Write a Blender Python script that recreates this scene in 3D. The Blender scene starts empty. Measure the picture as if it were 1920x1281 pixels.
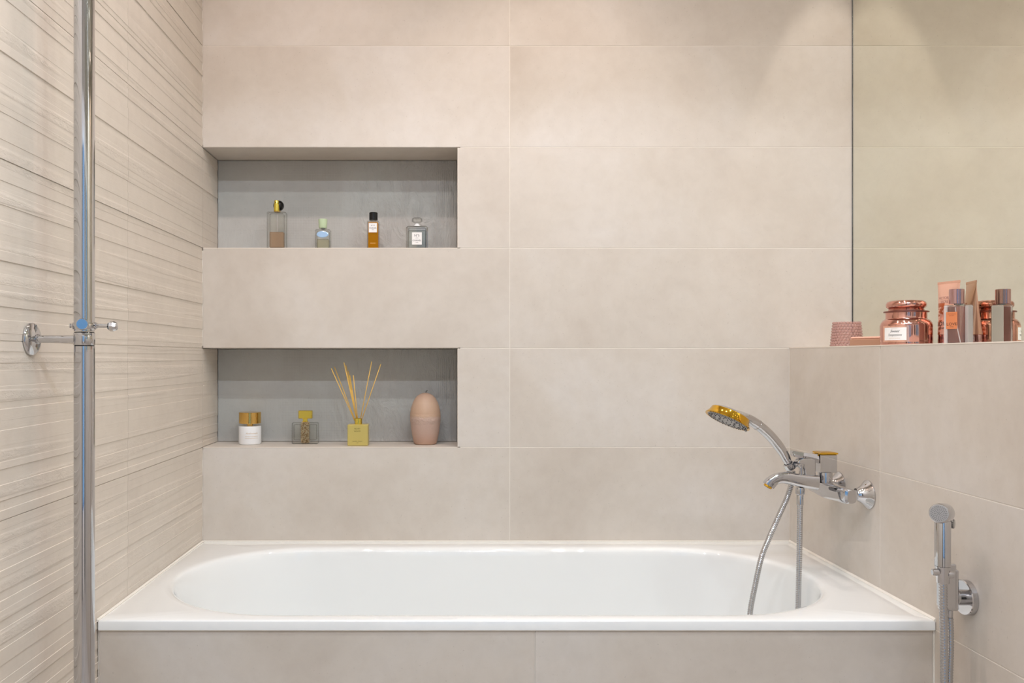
import bpy, math, random
from mathutils import Vector, Matrix
random.seed(4)
PI = math.pi
SC = bpy.context.scene
COL = SC.collection
# ------------------------------------------------------------------ camera (photo treated as 1920 x 1281)
FPX, VX, VY, EYE = 1563.0, 842.0, 670.0, 1.15
YB = 2.49                                     # front face of the far wall
cam = bpy.data.cameras.new('camera'); camo = bpy.data.objects.new('camera', cam); COL.objects.link(camo)
camo.location = (0, 0, EYE); camo.rotation_euler = (PI / 2, 0, 0)
cam.sensor_width = 36; cam.lens = FPX * 36 / 1920
cam.shift_x = (960 - VX) / 1920; cam.shift_y = (VY - 640.5) / 1920
cam.clip_start = 0.05
SC.camera = camo
SC.view_settings.view_transform = 'Standard'; SC.view_settings.look = 'None'
SC.view_settings.exposure = 0.06; SC.view_settings.gamma = 1.0; SC.view_settings.use_curve_mapping = False
# ------------------------------------------------------------------ world and lights
w = bpy.data.worlds.new('world'); SC.world = w; w.use_nodes = True
w.node_tree.nodes['Background'].inputs[0].default_value = (.5, .6, .75, 1)
w.node_tree.nodes['Background'].inputs[1].default_value = 0.1
CEIL = 2.85
def look(o, target):
    o.rotation_euler = (Vector(target) - o.location).to_track_quat('-Z', 'Y').to_euler()
def spot(name, loc, tgt, power, col, ang, blend, soft):
    l = bpy.data.lights.new(name, 'SPOT'); o = bpy.data.objects.new(name, l); COL.objects.link(o)
    l.energy = power; l.color = col; l.spot_size = math.radians(ang); l.spot_blend = blend; l.shadow_soft_size = soft
    o.location = loc; look(o, tgt); return o
def area(name, loc, tgt, sx, sy, power, col, spread=180):
    l = bpy.data.lights.new(name, 'AREA'); o = bpy.data.objects.new(name, l); COL.objects.link(o)
    l.shape = 'RECTANGLE'; l.size = sx; l.size_y = sy; l.energy = power; l.color = col; l.spread = math.radians(spread)
    o.location = loc; look(o, tgt); return o
WARM = (1.0, .80, .74); NEUT = (1.0, .93, .86); COOL = (.80, .855, 1.0)
# cool LED line in a ceiling channel, parallel to the far wall
LY, LZ = YB - 2.60, CEIL - .012
area('led_line', (.15, LY, LZ), (.15, LY, 0), 1.7, .008, 40, COOL)
# two rows of recessed downlights and two wall washers
for x in (-.35, .25, .8):
    spot('downlight_far', (x, YB - 1.66, CEIL - .02), (x, YB - 1.66, 0), 15.5, (.90, .98, 1.0), 150, .5, .02)
spot('downlight_warm', (-.45, YB - .93, CEIL - .02), (-.45, YB - .93, 0), 24.5, WARM, 150, .6, .025)
spot('downlight_warm', (.62, YB - .93, CEIL - .02), (.62, YB - .93, 0), 18, WARM, 150, .6, .03)
spot('wall_washer_left', (.29, YB - .42, CEIL - .02), (.29, YB - .38, 0), 13, (1, .82, .72), 84, .55, .03)
spot('wall_washer_right', (1.12, YB - .19, CEIL - .02), (1.12, YB - .19, 0), 20, (1, .92, .85), 36, .2, .012)
# daylight from the window in the wall behind the camera
area('window_daylight', (.15, -1.24, 1.35), (.15, 2, 1.25), 1.0, 1.8, 1.4, (.35, .72, 1.0))

# ------------------------------------------------------------------ materials
def mat(name, base=(.8, .8, .8), rough=.5, metal=0., trans=0., ior=1.45, coat=0., spec=.5, emit=None, estr=0., alpha=1, sss=0):
    m = bpy.data.materials.new(name); m.use_nodes = True
    b = m.node_tree.nodes['Principled BSDF']
    b.inputs['Base Color'].default_value = (*base, 1); b.inputs['Roughness'].default_value = rough
    b.inputs['Metallic'].default_value = metal; b.inputs['Transmission Weight'].default_value = trans
    b.inputs['IOR'].default_value = ior; b.inputs['Coat Weight'].default_value = coat
    b.inputs['Specular IOR Level'].default_value = spec
    if sss: b.inputs['Subsurface Weight'].default_value = sss; b.inputs['Subsurface Radius'].default_value = (.02, .01, .008); b.inputs['Subsurface Scale'].default_value = .5
    if emit: b.inputs['Emission Color'].default_value = (*emit, 1); b.inputs['Emission Strength'].default_value = estr
    return m
class NT:
    def __init__(s, m): s.t = m.node_tree; s.b = s.t.nodes['Principled BSDF']; s.m = m
    def n(s, typ, **kw):
        x = s.t.nodes.new(typ)
        for k, v in kw.items():
            if k.startswith('i_'): x.inputs[k[2:].replace('_', ' ')].default_value = v
            else: setattr(x, k, v)
        return x
    def l(s, a, b): s.t.links.new(a, b)
    def math(s, op, a, b=None, c=None, clamp=False):
        x = s.t.nodes.new('ShaderNodeMath'); x.operation = op; x.use_clamp = clamp
        for i, v in enumerate((a, b, c)):
            if v is None: continue
            if isinstance(v, (int, float)): x.inputs[i].default_value = v
            else: s.l(v, x.inputs[i])
        return x.outputs[0]
    def noise(s, vec, scale, detail=4, rough=.55, dist=0):
        x = s.n('ShaderNodeTexNoise'); x.inputs['Scale'].default_value = scale; x.inputs['Detail'].default_value = detail
        x.inputs['Roughness'].default_value = rough; x.inputs['Distortion'].default_value = dist
        if vec is not None: s.l(vec, x.inputs['Vector'])
        return x.outputs['Fac']
    def ramp(s, fac, stops):
        x = s.n('ShaderNodeValToRGB'); e = x.color_ramp.elements
        while len(e) < len(stops): e.new(.5)
        for q, (p, c) in zip(e, stops): q.position = p; q.color = (*c, 1) if len(c) == 3 else c
        s.l(fac, x.inputs[0]); return x.outputs['Color']
    def bump(s, h, strength, dist=.001, prev=None):
        x = s.n('ShaderNodeBump'); x.inputs['Strength'].default_value = strength; x.inputs['Distance'].default_value = dist
        s.l(h, x.inputs['Height'])
        if prev is not None: s.l(prev, x.inputs['Normal'])
        return x.outputs['Normal']
def smooth(s, v, a, b):
    x = s.n('ShaderNodeMapRange'); x.interpolation_type = 'SMOOTHSTEP'
    x.inputs['From Min'].default_value = a; x.inputs['From Max'].default_value = b
    s.l(v, x.inputs['Value']); return x.outputs['Result']

def tile_mat(name, c1, c2, c3, kind='plain', rough=.42):
    m = mat(name, c1, rough); s = NT(m)
    geo = s.n('ShaderNodeNewGeometry'); oi = s.n('ShaderNodeObjectInfo')
    off = s.n('ShaderNodeCombineXYZ'); r7 = s.math('MULTIPLY', oi.outputs['Random'], 17.0)
    for i in range(3): s.l(r7, off.inputs[i])
    add = s.n('ShaderNodeVectorMath'); add.operation = 'ADD'
    s.l(geo.outputs['Position'], add.inputs[0]); s.l(off.outputs[0], add.inputs[1]); P = add.outputs[0]
    big = s.noise(P, 1.9, 5, .6, .4)
    col = s.ramp(big, [(.30, c1), (.5, c2), (.72, c3)])
    fine = s.noise(P, 26, 6, .65, .3)
    mx = s.n('ShaderNodeMix'); mx.data_type = 'RGBA'; mx.blend_type = 'MULTIPLY'; mx.inputs[0].default_value = 1
    s.l(col, mx.inputs[6]); s.l(s.ramp(fine, [(.25, (.955, .95, .945)), (.6, (1.01, 1.01, 1.01))]), mx.inputs[7])
    # tiny dark pits
    pit = s.noise(P, 190, 2, .5); pm = s.ramp(pit, [(.24, (.86, .85, .84)), (.30, (1, 1, 1))])
    mx2 = s.n('ShaderNodeMix'); mx2.data_type = 'RGBA'; mx2.blend_type = 'MULTIPLY'; mx2.inputs[0].default_value = 1
    s.l(mx.outputs[2], mx2.inputs[6]); s.l(pm, mx2.inputs[7])
    s.l(mx2.outputs[2], s.b.inputs['Base Color'])
    nb = s.bump(s.noise(P, 340, 3), .10, .0006)
    nb = s.bump(fine, .12, .001, nb)
    sep = s.n('ShaderNodeSeparateXYZ'); s.l(geo.outputs['Position'], sep.inputs[0])
    X, Y, Z = sep.outputs
    if kind == 'ribbed':                       # some bands carry a rough stony relief
        band = s.noise(None, 1, 0)             # placeholder replaced below
        cv = s.n('ShaderNodeCombineXYZ'); s.l(s.math('MULTIPLY', Z, 30.0), cv.inputs[2]); s.l(s.math('MULTIPLY', Y, .8), cv.inputs[1])
        bn = s.noise(cv.outputs[0], 1.0, 1); msk = smooth(s, bn, .52, .60)
        st = s.n('ShaderNodeMapping'); st.inputs['Scale'].default_value = (60, 60, 130); s.l(geo.outputs['Position'], st.inputs['Vector'])
        rough_h = s.math('MULTIPLY', s.noise(st.outputs[0], 1.0, 5, .7, .6), msk)
        nb = s.bump(rough_h, .85, .0016, nb)
        wob = s.n('ShaderNodeMapping'); wob.inputs['Scale'].default_value = (1, 9, 160); s.l(geo.outputs['Position'], wob.inputs['Vector'])
        nb = s.bump(s.noise(wob.outputs[0], 1.0, 3, .6, .8), .16, .0014, nb)
    if kind == 'decor':                        # patchwork relief on the niche backs: dots, brushed swirls, ribs
        u = s.math('FLOOR', s.math('DIVIDE', s.math('ADD', X, .735), .158)); v = s.math('FLOOR', s.math('DIVIDE', s.math('ADD', Z, .02), .105))
        cc = s.n('ShaderNodeCombineXYZ'); s.l(u, cc.inputs[0]); s.l(v, cc.inputs[1])
        wn = s.n('ShaderNodeTexWhiteNoise'); wn.noise_dimensions = '2D'; s.l(cc.outputs[0], wn.inputs['Vector']); R = wn.outputs['Value']
        dots = s.math('MULTIPLY', s.math('SINE', s.math('MULTIPLY', s.math('ADD', X, Z), 1250)), s.math('SINE', s.math('MULTIPLY', s.math('SUBTRACT', X, Z), 1250)))
        dm = s.math('MULTIPLY', s.math('GREATER_THAN', X, -.53), s.math('LESS_THAN', X, -.34))
        nb = s.bump(s.math('MULTIPLY', dots, dm), .40, .0008, nb)
        wm = s.n('ShaderNodeMapping'); wm.inputs['Scale'].default_value = (28, 1, 12); s.l(geo.outputs['Position'], wm.inputs['Vector'])
        sw = s.noise(wm.outputs[0], 1.0, 5, .62, 2.2)
        sm = smooth(s, X, -.36, -.25); nb = s.bump(s.math('MULTIPLY', sw, s.math('MULTIPLY_ADD', sm, .9, .15)), .9, .0065, nb)
        ribs = s.math('SINE', s.math('MULTIPLY', X, 1050)); rm = s.math('MULTIPLY', s.math('GREATER_THAN', X, -.040), s.math('GREATER_THAN', s.math('SINE', s.math('ADD', s.math('MULTIPLY', Z, 21), 4.2)), 0))
        nb = s.bump(s.math('MULTIPLY', ribs, rm), .5, .0009, nb)
        step = s.math('MULTIPLY', R, 1.0); nb = s.bump(step, .6, .003, nb)
    s.l(nb, s.b.inputs['Normal'])
    return m
T1, T2, T3 = (.575, .512, .440), (.64, .585, .515), (.685, .645, .595)
M = {}
M['tile'] = tile_mat('beige_stone_tile', T1, T2, T3)
M['ribbed'] = tile_mat('ribbed_tile', (.66, .59, .51), (.70, .63, .545), (.73, .665, .58), 'ribbed', .5)
M['decor'] = tile_mat('relief_tile', (.45, .425, .395), (.49, .485, .455), (.52, .53, .505), 'decor', .45)
M['grout'] = mat('pale_grout', (.80, .75, .67), .7)
M['trim'] = mat('cream_trim', (.84, .76, .66), .4)
M['caulk'] = mat('silicone', (.88, .84, .76), .35)
M['paint'] = mat('white_paint', (.80, .77, .73), .7)
M['floor'] = tile_mat('floor_tile', (.40, .35, .30), (.44, .39, .34), (.48, .42, .37))
M['acrylic'] = mat('white_acrylic', (.865, .89, .88), .035, coat=.5, spec=.5)
M['chrome'] = mat('chrome', (.60, .60, .615), .045, 1)
M['chrome_hose'] = mat('chrome_hose', (.54, .54, .55), .14, 1)
M['darkchrome'] = mat('dark_chrome', (.30, .31, .32), .12, 1)
M['gold'] = mat('gold', (.74, .43, .045), .10, 1)
M['goldcap'] = mat('gold_cap', (.83, .53, .16), .14, 1)
M['yellowgold'] = mat('yellow_gold', (.90, .72, .13), .22, 1)
M['mirror'] = mat('mirror_glass', (.83, .83, .735), .0, 1)
M['black'] = mat('black_plastic', (.006, .006, .006), .25)
M['rubber'] = mat('black_rubber', (.01, .01, .012), .6)
M['grey'] = mat('grey_plastic', (.36, .355, .35), .35)
M['greydark'] = mat('dark_nozzle', (.06, .06, .065), .4)
M['white'] = mat('white_paper', (.86, .85, .83), .5)
M['ink'] = mat('ink', (.02, .02, .02), .5)
M['inkgold'] = mat('gold_ink', (.62, .48, .30), .4)
M['inkolive'] = mat('olive_ink', (.13, .09, .01), .5)
M['whiteglaze'] = mat('white_lacquer', (.86, .87, .87), .15, coat=.4)
M['mint'] = mat('pale_green_plastic', (.55, .68, .44), .3)
M['bluelabel'] = mat('pale_blue_metal', (.42, .62, .88), .25, .35)
M['rosegold'] = mat('rose_gold', (.68, .35, .28), .10, 1)
M['rosedark'] = mat('dark_rose_metal', (.28, .12, .10), .3, 1)
M['rosefoil'] = mat('rose_foil', (.93, .55, .42), .25, .85)
M['mauve'] = mat('mauve_metal', (.58, .36, .36), .15, 1)
M['orange'] = mat('orange_label', (.62, .21, .085), .4)
M['reed'] = mat('yellow_reed', (.80, .50, .12), .6)
M['goldpaint'] = mat('matte_gold_paint', (.66, .54, .17), .28, .35)
M['tan'] = mat('tan_soap', (.40, .22, .14), .45)
M['pinktop'] = mat('pink_soap_top', (.85, .48, .36), .35)
M['frost'] = mat('frosted_glass', (.80, .72, .70), .35, spec=.6)
M['fixture'] = mat('fixture_white', (.7, .7, .7), .5)
M['winframe'] = mat('window_frame_white', (.8, .8, .8), .4)
M['winpane'] = mat('daylight_pane', (.05, .08, .12), .1, emit=(.12, .40, .95), estr=.38)
def clear(name, tint, gloss=1.0, edge=None, body=None, bodyf=0.0, rough=.03):
    """thin clear glass or liquid: tinted transparency with a fresnel gloss and darker rims"""
    m = bpy.data.materials.new(name); m.use_nodes = True; t = m.node_tree; t.nodes.clear()
    out = t.nodes.new('ShaderNodeOutputMaterial'); tr = t.nodes.new('ShaderNodeBsdfTransparent'); gl = t.nodes.new('ShaderNodeBsdfGlossy')
    gl.inputs['Roughness'].default_value = rough
    lw = t.nodes.new('ShaderNodeLayerWeight'); lw.inputs['Blend'].default_value = .35
    cr = t.nodes.new('ShaderNodeMix'); cr.data_type = 'RGBA'
    cr.inputs[6].default_value = (*tint, 1); cr.inputs[7].default_value = (*(edge or tuple(c * .55 for c in tint)), 1)
    t.links.new(lw.outputs['Facing'], cr.inputs[0]); t.links.new(cr.outputs[2], tr.inputs['Color'])
    src = tr.outputs[0]
    if body:
        df = t.nodes.new('ShaderNodeBsdfDiffuse'); df.inputs['Color'].default_value = (*body, 1)
        tl = t.nodes.new('ShaderNodeBsdfTranslucent'); tl.inputs['Color'].default_value = (*body, 1)
        ad = t.nodes.new('ShaderNodeMixShader'); ad.inputs[0].default_value = .5
        t.links.new(df.outputs[0], ad.inputs[1]); t.links.new(tl.outputs[0], ad.inputs[2])
        mb = t.nodes.new('ShaderNodeMixShader'); mb.inputs[0].default_value = bodyf
        t.links.new(src, mb.inputs[1]); t.links.new(ad.outputs[0], mb.inputs[2]); src = mb.outputs[0]
    mf = t.nodes.new('ShaderNodeMath'); mf.operation = 'MULTIPLY_ADD'; mf.inputs[1].default_value = .55 * gloss; mf.inputs[2].default_value = .035 * gloss
    fr = t.nodes.new('ShaderNodeFresnel'); fr.inputs['IOR'].default_value = 1.45
    t.links.new(fr.outputs[0], mf.inputs[0])
    ms = t.nodes.new('ShaderNodeMixShader'); t.links.new(mf.outputs[0], ms.inputs[0])
    t.links.new(src, ms.inputs[1]); t.links.new(gl.outputs[0], ms.inputs[2]); t.links.new(ms.outputs[0], out.inputs[0])
    return m
M['glass'] = clear('clear_glass', (.985, .99, .985), 1.0, (.78, .80, .78))
M['glassin'] = clear('inner_glass', (.975, .98, .97), .7, (.66, .67, .66))
M['peach'] = clear('peach_perfume', (.98, .86, .74), .6, None, (1.0, .68, .42), .34)
M['palegold'] = clear('pale_yellow_perfume', (.97, .95, .82), .6, None, (.80, .74, .46), .25)
M['amber'] = clear('amber_perfume', (.98, .68, .12), .7, (.7, .35, .03), (.95, .50, .015), .62)
M['clearliq'] = clear('clear_perfume', (.95, .95, .90), .8, (.6, .6, .54), (.6, .6, .5), .08)
M['pinkliq'] = clear('pinkish_mist', (.94, .78, .75), .8, (.7, .48, .46), (.78, .50, .46), .35)
M['milky'] = mat('milky_glass', (.80, .72, .70), .25)
M['pinkglass'] = clear('pink_glass', (.99, .95, .94), .6, (.92, .74, .72), (1.0, .72, .67), .12)
M['pinkbead'] = clear('pink_glass_bead', (.995, .93, .91), 1.8, (.55, .18, .17), (1.0, .70, .64), .42, .0)
# candle wax, glitter, tube print, soap
def wax():
    m = mat('candle_wax', (.6, .42, .34), .5, sss=.15); s = NT(m)
    g = s.n('ShaderNodeNewGeometry'); sp = s.n('ShaderNodeSeparateXYZ'); s.l(g.outputs['Position'], sp.inputs[0])
    z = s.math('ADD', sp.outputs[2], s.math('MULTIPLY', s.noise(g.outputs['Position'], 60, 3), .012))
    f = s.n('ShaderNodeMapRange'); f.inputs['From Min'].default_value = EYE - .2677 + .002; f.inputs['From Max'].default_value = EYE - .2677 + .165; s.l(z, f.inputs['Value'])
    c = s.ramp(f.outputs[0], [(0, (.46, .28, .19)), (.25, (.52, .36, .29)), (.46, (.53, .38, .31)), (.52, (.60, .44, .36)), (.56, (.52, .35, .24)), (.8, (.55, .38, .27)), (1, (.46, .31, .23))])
    s.l(c, s.b.inputs['Base Color'])
    n = s.noise(g.outputs['Position'], 120, 4, .7); band = s.ramp(f.outputs[0], [(.40, (.25,) * 3), (.50, (1,) * 3), (.55, (1,) * 3), (.60, (.1,) * 3)])
    s.l(s.bump(s.math('MULTIPLY', n, band), 1, .0035), s.b.inputs['Normal']); return m
M['wax'] = wax()
def glitter():
    m = mat('gold_glitter', (.75, .52, .22), .3, .7); s = NT(m)
    g = s.n('ShaderNodeNewGeometry'); v = s.n('ShaderNodeTexVoronoi'); v.inputs['Scale'].default_value = 420; s.l(g.outputs['Position'], v.inputs['Vector'])
    s.l(s.ramp(v.outputs['Color'], [(.15, (.50, .32, .14)), (.5, (.85, .62, .34)), (.85, (1, .92, .65))]), s.b.inputs['Base Color'])
    s.l(s.bump(v.outputs['Distance'], 1, .004), s.b.inputs['Normal']); return m
M['glitter'] = glitter()
def tubeprint():
    m = mat('rose_gold_tube', (.86, .52, .40), .28, .6); s = NT(m)
    g = s.n('ShaderNodeNewGeometry'); sp = s.n('ShaderNodeSeparateXYZ'); s.l(g.outputs['Position'], sp.inputs[0])
    lo = s.math('LESS_THAN', sp.outputs[2], EYE + .128); mp = s.n('ShaderNodeMapping'); mp.inputs['Scale'].default_value = (30, 30, 55); mp.inputs['Rotation'].default_value = (0, .6, 0); s.l(g.outputs['Position'], mp.inputs[0])
    nn = s.noise(mp.outputs[0], 1, 3, .5, 1.2)
    # only the half of the front towards the left carries the swirl print
    px = s.math('GREATER_THAN', sp.outputs[1], 1.962); fm = s.math('MULTIPLY', s.math('MULTIPLY', lo, px), smooth(s, nn, .42, .50))
    mx = s.n('ShaderNodeMix'); mx.data_type = 'RGBA'; s.l(fm, mx.inputs[0]); mx.inputs[6].default_value = (.86, .52, .40, 1); mx.inputs[7].default_value = (.55, .15, .06, 1)
    s.l(mx.outputs[2], s.b.inputs['Base Color']); return m
M['tube'] = tubeprint()
M['pinktop'] = mat('pink_soap_top', (.85, .48, .36), .35); _s = NT(M['pinktop']); _s.l(_s.bump(_s.noise(_s.n('ShaderNodeNewGeometry').outputs['Position'], 300, 3), 1, .003), _s.b.inputs['Normal'])

# ------------------------------------------------------------------ builders (world coordinates in, parent offset removed)
def P(px, py, d): return Vector(((px - VX) * d / FPX, d, EYE - (py - VY) * d / FPX))
class MB:
    def __init__(s): s.v = []; s.f = []; s.sm = []
    def add(s, v, f, smooth=False):
        n = len(s.v); s.v += [Vector(p) for p in v]; s.f += [tuple(i + n for i in q) for q in f]; s.sm += [smooth] * len(f); return s
    def box(s, x0, x1, y0, y1, z0, z1, c=0.0, mtx=None):
        """box with optional chamfer on every edge"""
        cx, cy, cz = (x0 + x1) / 2, (y0 + y1) / 2, (z0 + z1) / 2; hx, hy, hz = (x1 - x0) / 2, (y1 - y0) / 2, (z1 - z0) / 2
        if c <= 0:
            v = [(cx + a * hx, cy + b * hy, cz + e * hz) for a in (-1, 1) for b in (-1, 1) for e in (-1, 1)]
            f = [(0, 1, 3, 2), (4, 6, 7, 5), (0, 4, 5, 1), (2, 3, 7, 6), (0, 2, 6, 4), (1, 5, 7, 3)]
        else:
            import itertools
            v = []; idx = {}
            for sg in itertools.product((-1, 1), repeat=3):
                for ax in range(3):
                    p = [cx + sg[0] * (hx - c), cy + sg[1] * (hy - c), cz + sg[2] * (hz - c)]
                    p[ax] += sg[ax] * c; idx[(sg, ax)] = len(v); v.append(tuple(p))
            f = []
            for ax in range(3):
                o = [a for a in range(3) if a != ax]
                for sgn in (-1, 1):
                    q = []
                    for a, b in ((-1, -1), (1, -1), (1, 1), (-1, 1)):
                        t = [0, 0, 0]; t[ax] = sgn; t[o[0]] = a; t[o[1]] = b; q.append(idx[(tuple(t), ax)])
                    if (sgn == 1) == (ax == 1): q.reverse()
                    f.append(tuple(q))
            for ax in range(3):
                o = [a for a in range(3) if a != ax]
                for a in (-1, 1):
                    for b in (-1, 1):
                        t0 = [0, 0, 0]; t0[o[0]] = a; t0[o[1]] = b; t1 = list(t0); t0[ax] = -1; t1[ax] = 1
                        q = [idx[(tuple(t0), o[0])], idx[(tuple(t1), o[0])], idx[(tuple(t1), o[1])], idx[(tuple(t0), o[1])]]
                        f.append(tuple(q))
            for sg in itertools.product((-1, 1), repeat=3): f.append((idx[(sg, 0)], idx[(sg, 1)], idx[(sg, 2)]))
        if mtx is not None: v = [mtx @ Vector(p) for p in v]
        return s.add(v, f)
    def loft(s, rings, cap=True, smooth=True):
        n = len(rings[0]); v = [p for r in rings for p in r]; f = []
        for i in range(len(rings) - 1):
            for j in range(n):
                k = (j + 1) % n; f.append((i * n + j, i * n + k, (i + 1) * n + k, (i + 1) * n + j))
        s.add(v, f, smooth)
        if cap:
            m = len(s.v) - len(v); L = (len(rings) - 1) * n
            s.f.append(tuple(m + j for j in reversed(range(n)))); s.sm.append(False)
            s.f.append(tuple(m + L + j for j in range(n))); s.sm.append(False)
        return s
    def lathe(s, prof, origin=(0, 0, 0), axis=(0, 0, 1), seg=40, cap=True, smooth=True, sx=1., ref=None):
        """prof = [(radius, height)] along axis; a radius repeated at the same height makes a hard edge"""
        a = Vector(axis).normalized(); u = Vector(ref) if ref else (Vector((1, 0, 0)) if abs(a.x) < .9 else Vector((0, 1, 0)))
        u = (u - a * u.dot(a)).normalized(); w_ = a.cross(u); o = Vector(origin); rings = []
        for r, h in prof:
            rings.append([o + a * h + (u * math.cos(t) * r * sx + w_ * math.sin(t) * r) for t in [2 * PI * j / seg for j in range(seg)]])
        return s.loft(rings, cap, smooth)
    def tube(s, pts, rad, seg=16, flat=1.0, up=(0, 0, 1), cap=True):
        pts = [Vector(p) for p in pts]; n = len(pts); rings = []; prev = None
        for i, p in enumerate(pts):
            t = (pts[min(i + 1, n - 1)] - pts[max(i - 1, 0)]).normalized()
            if prev is None:
                u = Vector(up); u = u - t * u.dot(t)
                if u.length < 1e-4: u = Vector((1, 0, 0)) - t * t.x
                u.normalize()
            else: u = (prev - t * prev.dot(t)).normalized()
            prev = u; v_ = t.cross(u)
            r = rad(i / (n - 1)) if callable(rad) else (rad[i] if isinstance(rad, (list, tuple)) else rad)
            ru, rv = r if isinstance(r, tuple) else (r, r * flat)
            rings.append([p + u * math.cos(a) * ru + v_ * math.sin(a) * rv for a in [2 * PI * j / seg for j in range(seg)]])
        return s.loft(rings, cap, True)
    def prism(s, outline, y0, y1, mtx=None, cap=True):
        """outline = [(x, z)] extruded along y"""
        n = len(outline); v = [Vector((x, y0, z)) for x, z in outline] + [Vector((x, y1, z)) for x, z in outline]
        if mtx is not None: v = [mtx @ p for p in v]
        f = [(j, (j + 1) % n, n + (j + 1) % n, n + j) for j in range(n)]
        s.add(v, f)
        m = len(s.v) - len(v); s.f.append(tuple(m + j for j in reversed(range(n)))); s.sm.append(False); s.f.append(tuple(m + n + j for j in range(n))); s.sm.append(False)
        return s
    def build(s, name, material, parent=None, label=None, recalc=True, autos=None):
        import bmesh
        me = bpy.data.meshes.new(name); off = Vector((0, 0, 0)); q = parent
        while q is not None: off += q.location; q = q.parent
        me.from_pydata([tuple(p - off) for p in s.v], [], s.f)
        me.polygons.foreach_set('use_smooth', s.sm)
        if recalc:
            bm = bmesh.new(); bm.from_mesh(me); bmesh.ops.recalc_face_normals(bm, faces=bm.faces)
            if autos is None: autos = 38
            for e in bm.edges:
                if len(e.link_faces) == 2 and e.calc_face_angle(0) > math.radians(autos): e.smooth = False
            bm.to_mesh(me); bm.free()
        me.materials.append(material)
        o = bpy.data.objects.new(name, me); COL.objects.link(o); o.parent = parent
        if label: o['label'] = label
        return o
def thing(name, label, cat, loc, group=None):
    o = bpy.data.objects.new(name, None); COL.objects.link(o); o.location = loc; o.empty_display_size = .05
    o['label'] = label; o['category'] = cat
    if group: o['group'] = group
    return o
def struct(name, mb, m, kids=None):
    o = mb.build(name, m); o['kind'] = 'structure'; return o
def text(body, size, fn, name, material, parent, align='CENTER', squeeze=1.0, shear=0.0):
    """flat lettering: glyph outlines filled and laid on a surface by fn(u, v) -> point"""
    cu = bpy.data.curves.new('lettering', 'FONT'); cu.body = body; cu.size = size; cu.align_x = align; cu.align_y = 'CENTER'; cu.resolution_u = 3; cu.shear = shear
    to = bpy.data.objects.new('lettering', cu); me = bpy.data.meshes.new_from_object(to)
    v = [fn(p.co.x * squeeze, p.co.y) for p in me.vertices]; f = [tuple(p.vertices) for p in me.polygons]
    bpy.data.objects.remove(to); bpy.data.curves.remove(cu); bpy.data.meshes.remove(me)
    return MB().add(v, f).build(name, material, parent, recalc=False)
def plane_fn(c, right, up=(0, 0, 1)):
    c, r, u = Vector(c), Vector(right).normalized(), Vector(up); return lambda a, b: c + r * a + u * b
def cyl_fn(c, r, a0):
    """wrap on a vertical cylinder; a0 = heading of the patch centre (angle in the xy plane)"""
    c = Vector(c); return lambda a, b: c + Vector((math.cos(a0 + a / r) * r, math.sin(a0 + a / r) * r, b))
def patch(fn, wd, ht, n=12):
    mb = MB(); v = []; f = []
    for i in range(n + 1):
        for q in (-1, 1): v.append(fn(-wd / 2 + wd * i / n, q * ht / 2))
    for i in range(n): f.append((2 * i, 2 * i + 2, 2 * i + 3, 2 * i + 1))
    mb.add(v, f, True); return mb

# ------------------------------------------------------------------ the room
XL, XM, XR = -.736, .1816, 1.0164            # left wall, tile joint, low right wall
XMIR = 1.204                                  # mirror / recessed upper right wall
ZJ = [0.0, EYE - .569, EYE - .2692, EYE + .0271, EYE + .3266, EYE + .6269, EYE + .9304, EYE + 1.232, EYE + 1.534, CEIL]
YF = -1.30
G = .0009                                     # half joint
LEDGE = EYE + .0287
NX1 = .0255                                   # right side of the niches
NU0, NU1 = EYE + .3266, EYE + .6261           # upper niche
NL0, NL1 = EYE - .2685, EYE + .0263           # lower niche
YN = 2.652                                    # niche back
TB = .0007                                    # how far the grout lies behind the tile faces
tb = .008
# far wall backing with two niches
b = MB(); y0, y1 = YB + TB, 2.80
xb0, xb1 = XL - .05, XMIR + .12
b.box(xb0, xb1, y0, y1, -.05, NL0 - tb); b.box(NX1 + tb, xb1, y0, y1, NL0 - tb, NL1 + tb); b.box(xb0, XL - .0145, y0, y1, NL0 - tb, NL1 + tb)
b.box(xb0, xb1, y0, y1, NL1 + tb, NU0 - tb); b.box(NX1 + tb, xb1, y0, y1, NU0 - tb, NU1 + tb); b.box(xb0, XL - .0145, y0, y1, NU0 - tb, NU1 + tb)
b.box(xb0, xb1, y0, y1, NU1 + tb, CEIL)
b.box(XL - .0145, NX1 + tb, YN + .008, y1, NL0 - tb, NL1 + tb); b.box(XL - .0145, NX1 + tb, YN + .008, y1, NU0 - tb, NU1 + tb)
wall_far = struct('wall_back', b, M['grout'])
def tile(x0, x1, yf, z0, z1, parent, th=.009, m='tile'):          # tile facing -Y
    return MB().box(x0 + G, x1 - G, yf, yf + th, z0 + G, z1 - G, .0006).build('tile', M[m], parent)
for i in range(len(ZJ) - 1):
    z0, z1 = ZJ[i], ZJ[i + 1]
    left0 = XL
    if i in (2, 4):                           # rows cut by the niches
        tile(NX1 - G, XM, YB, z0, z1, wall_far)
    else: tile(left0, XM, YB, z0, z1, wall_far)
    tile(XM, XR if i < 3 else XMIR, YB, z0, z1, wall_far)
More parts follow.
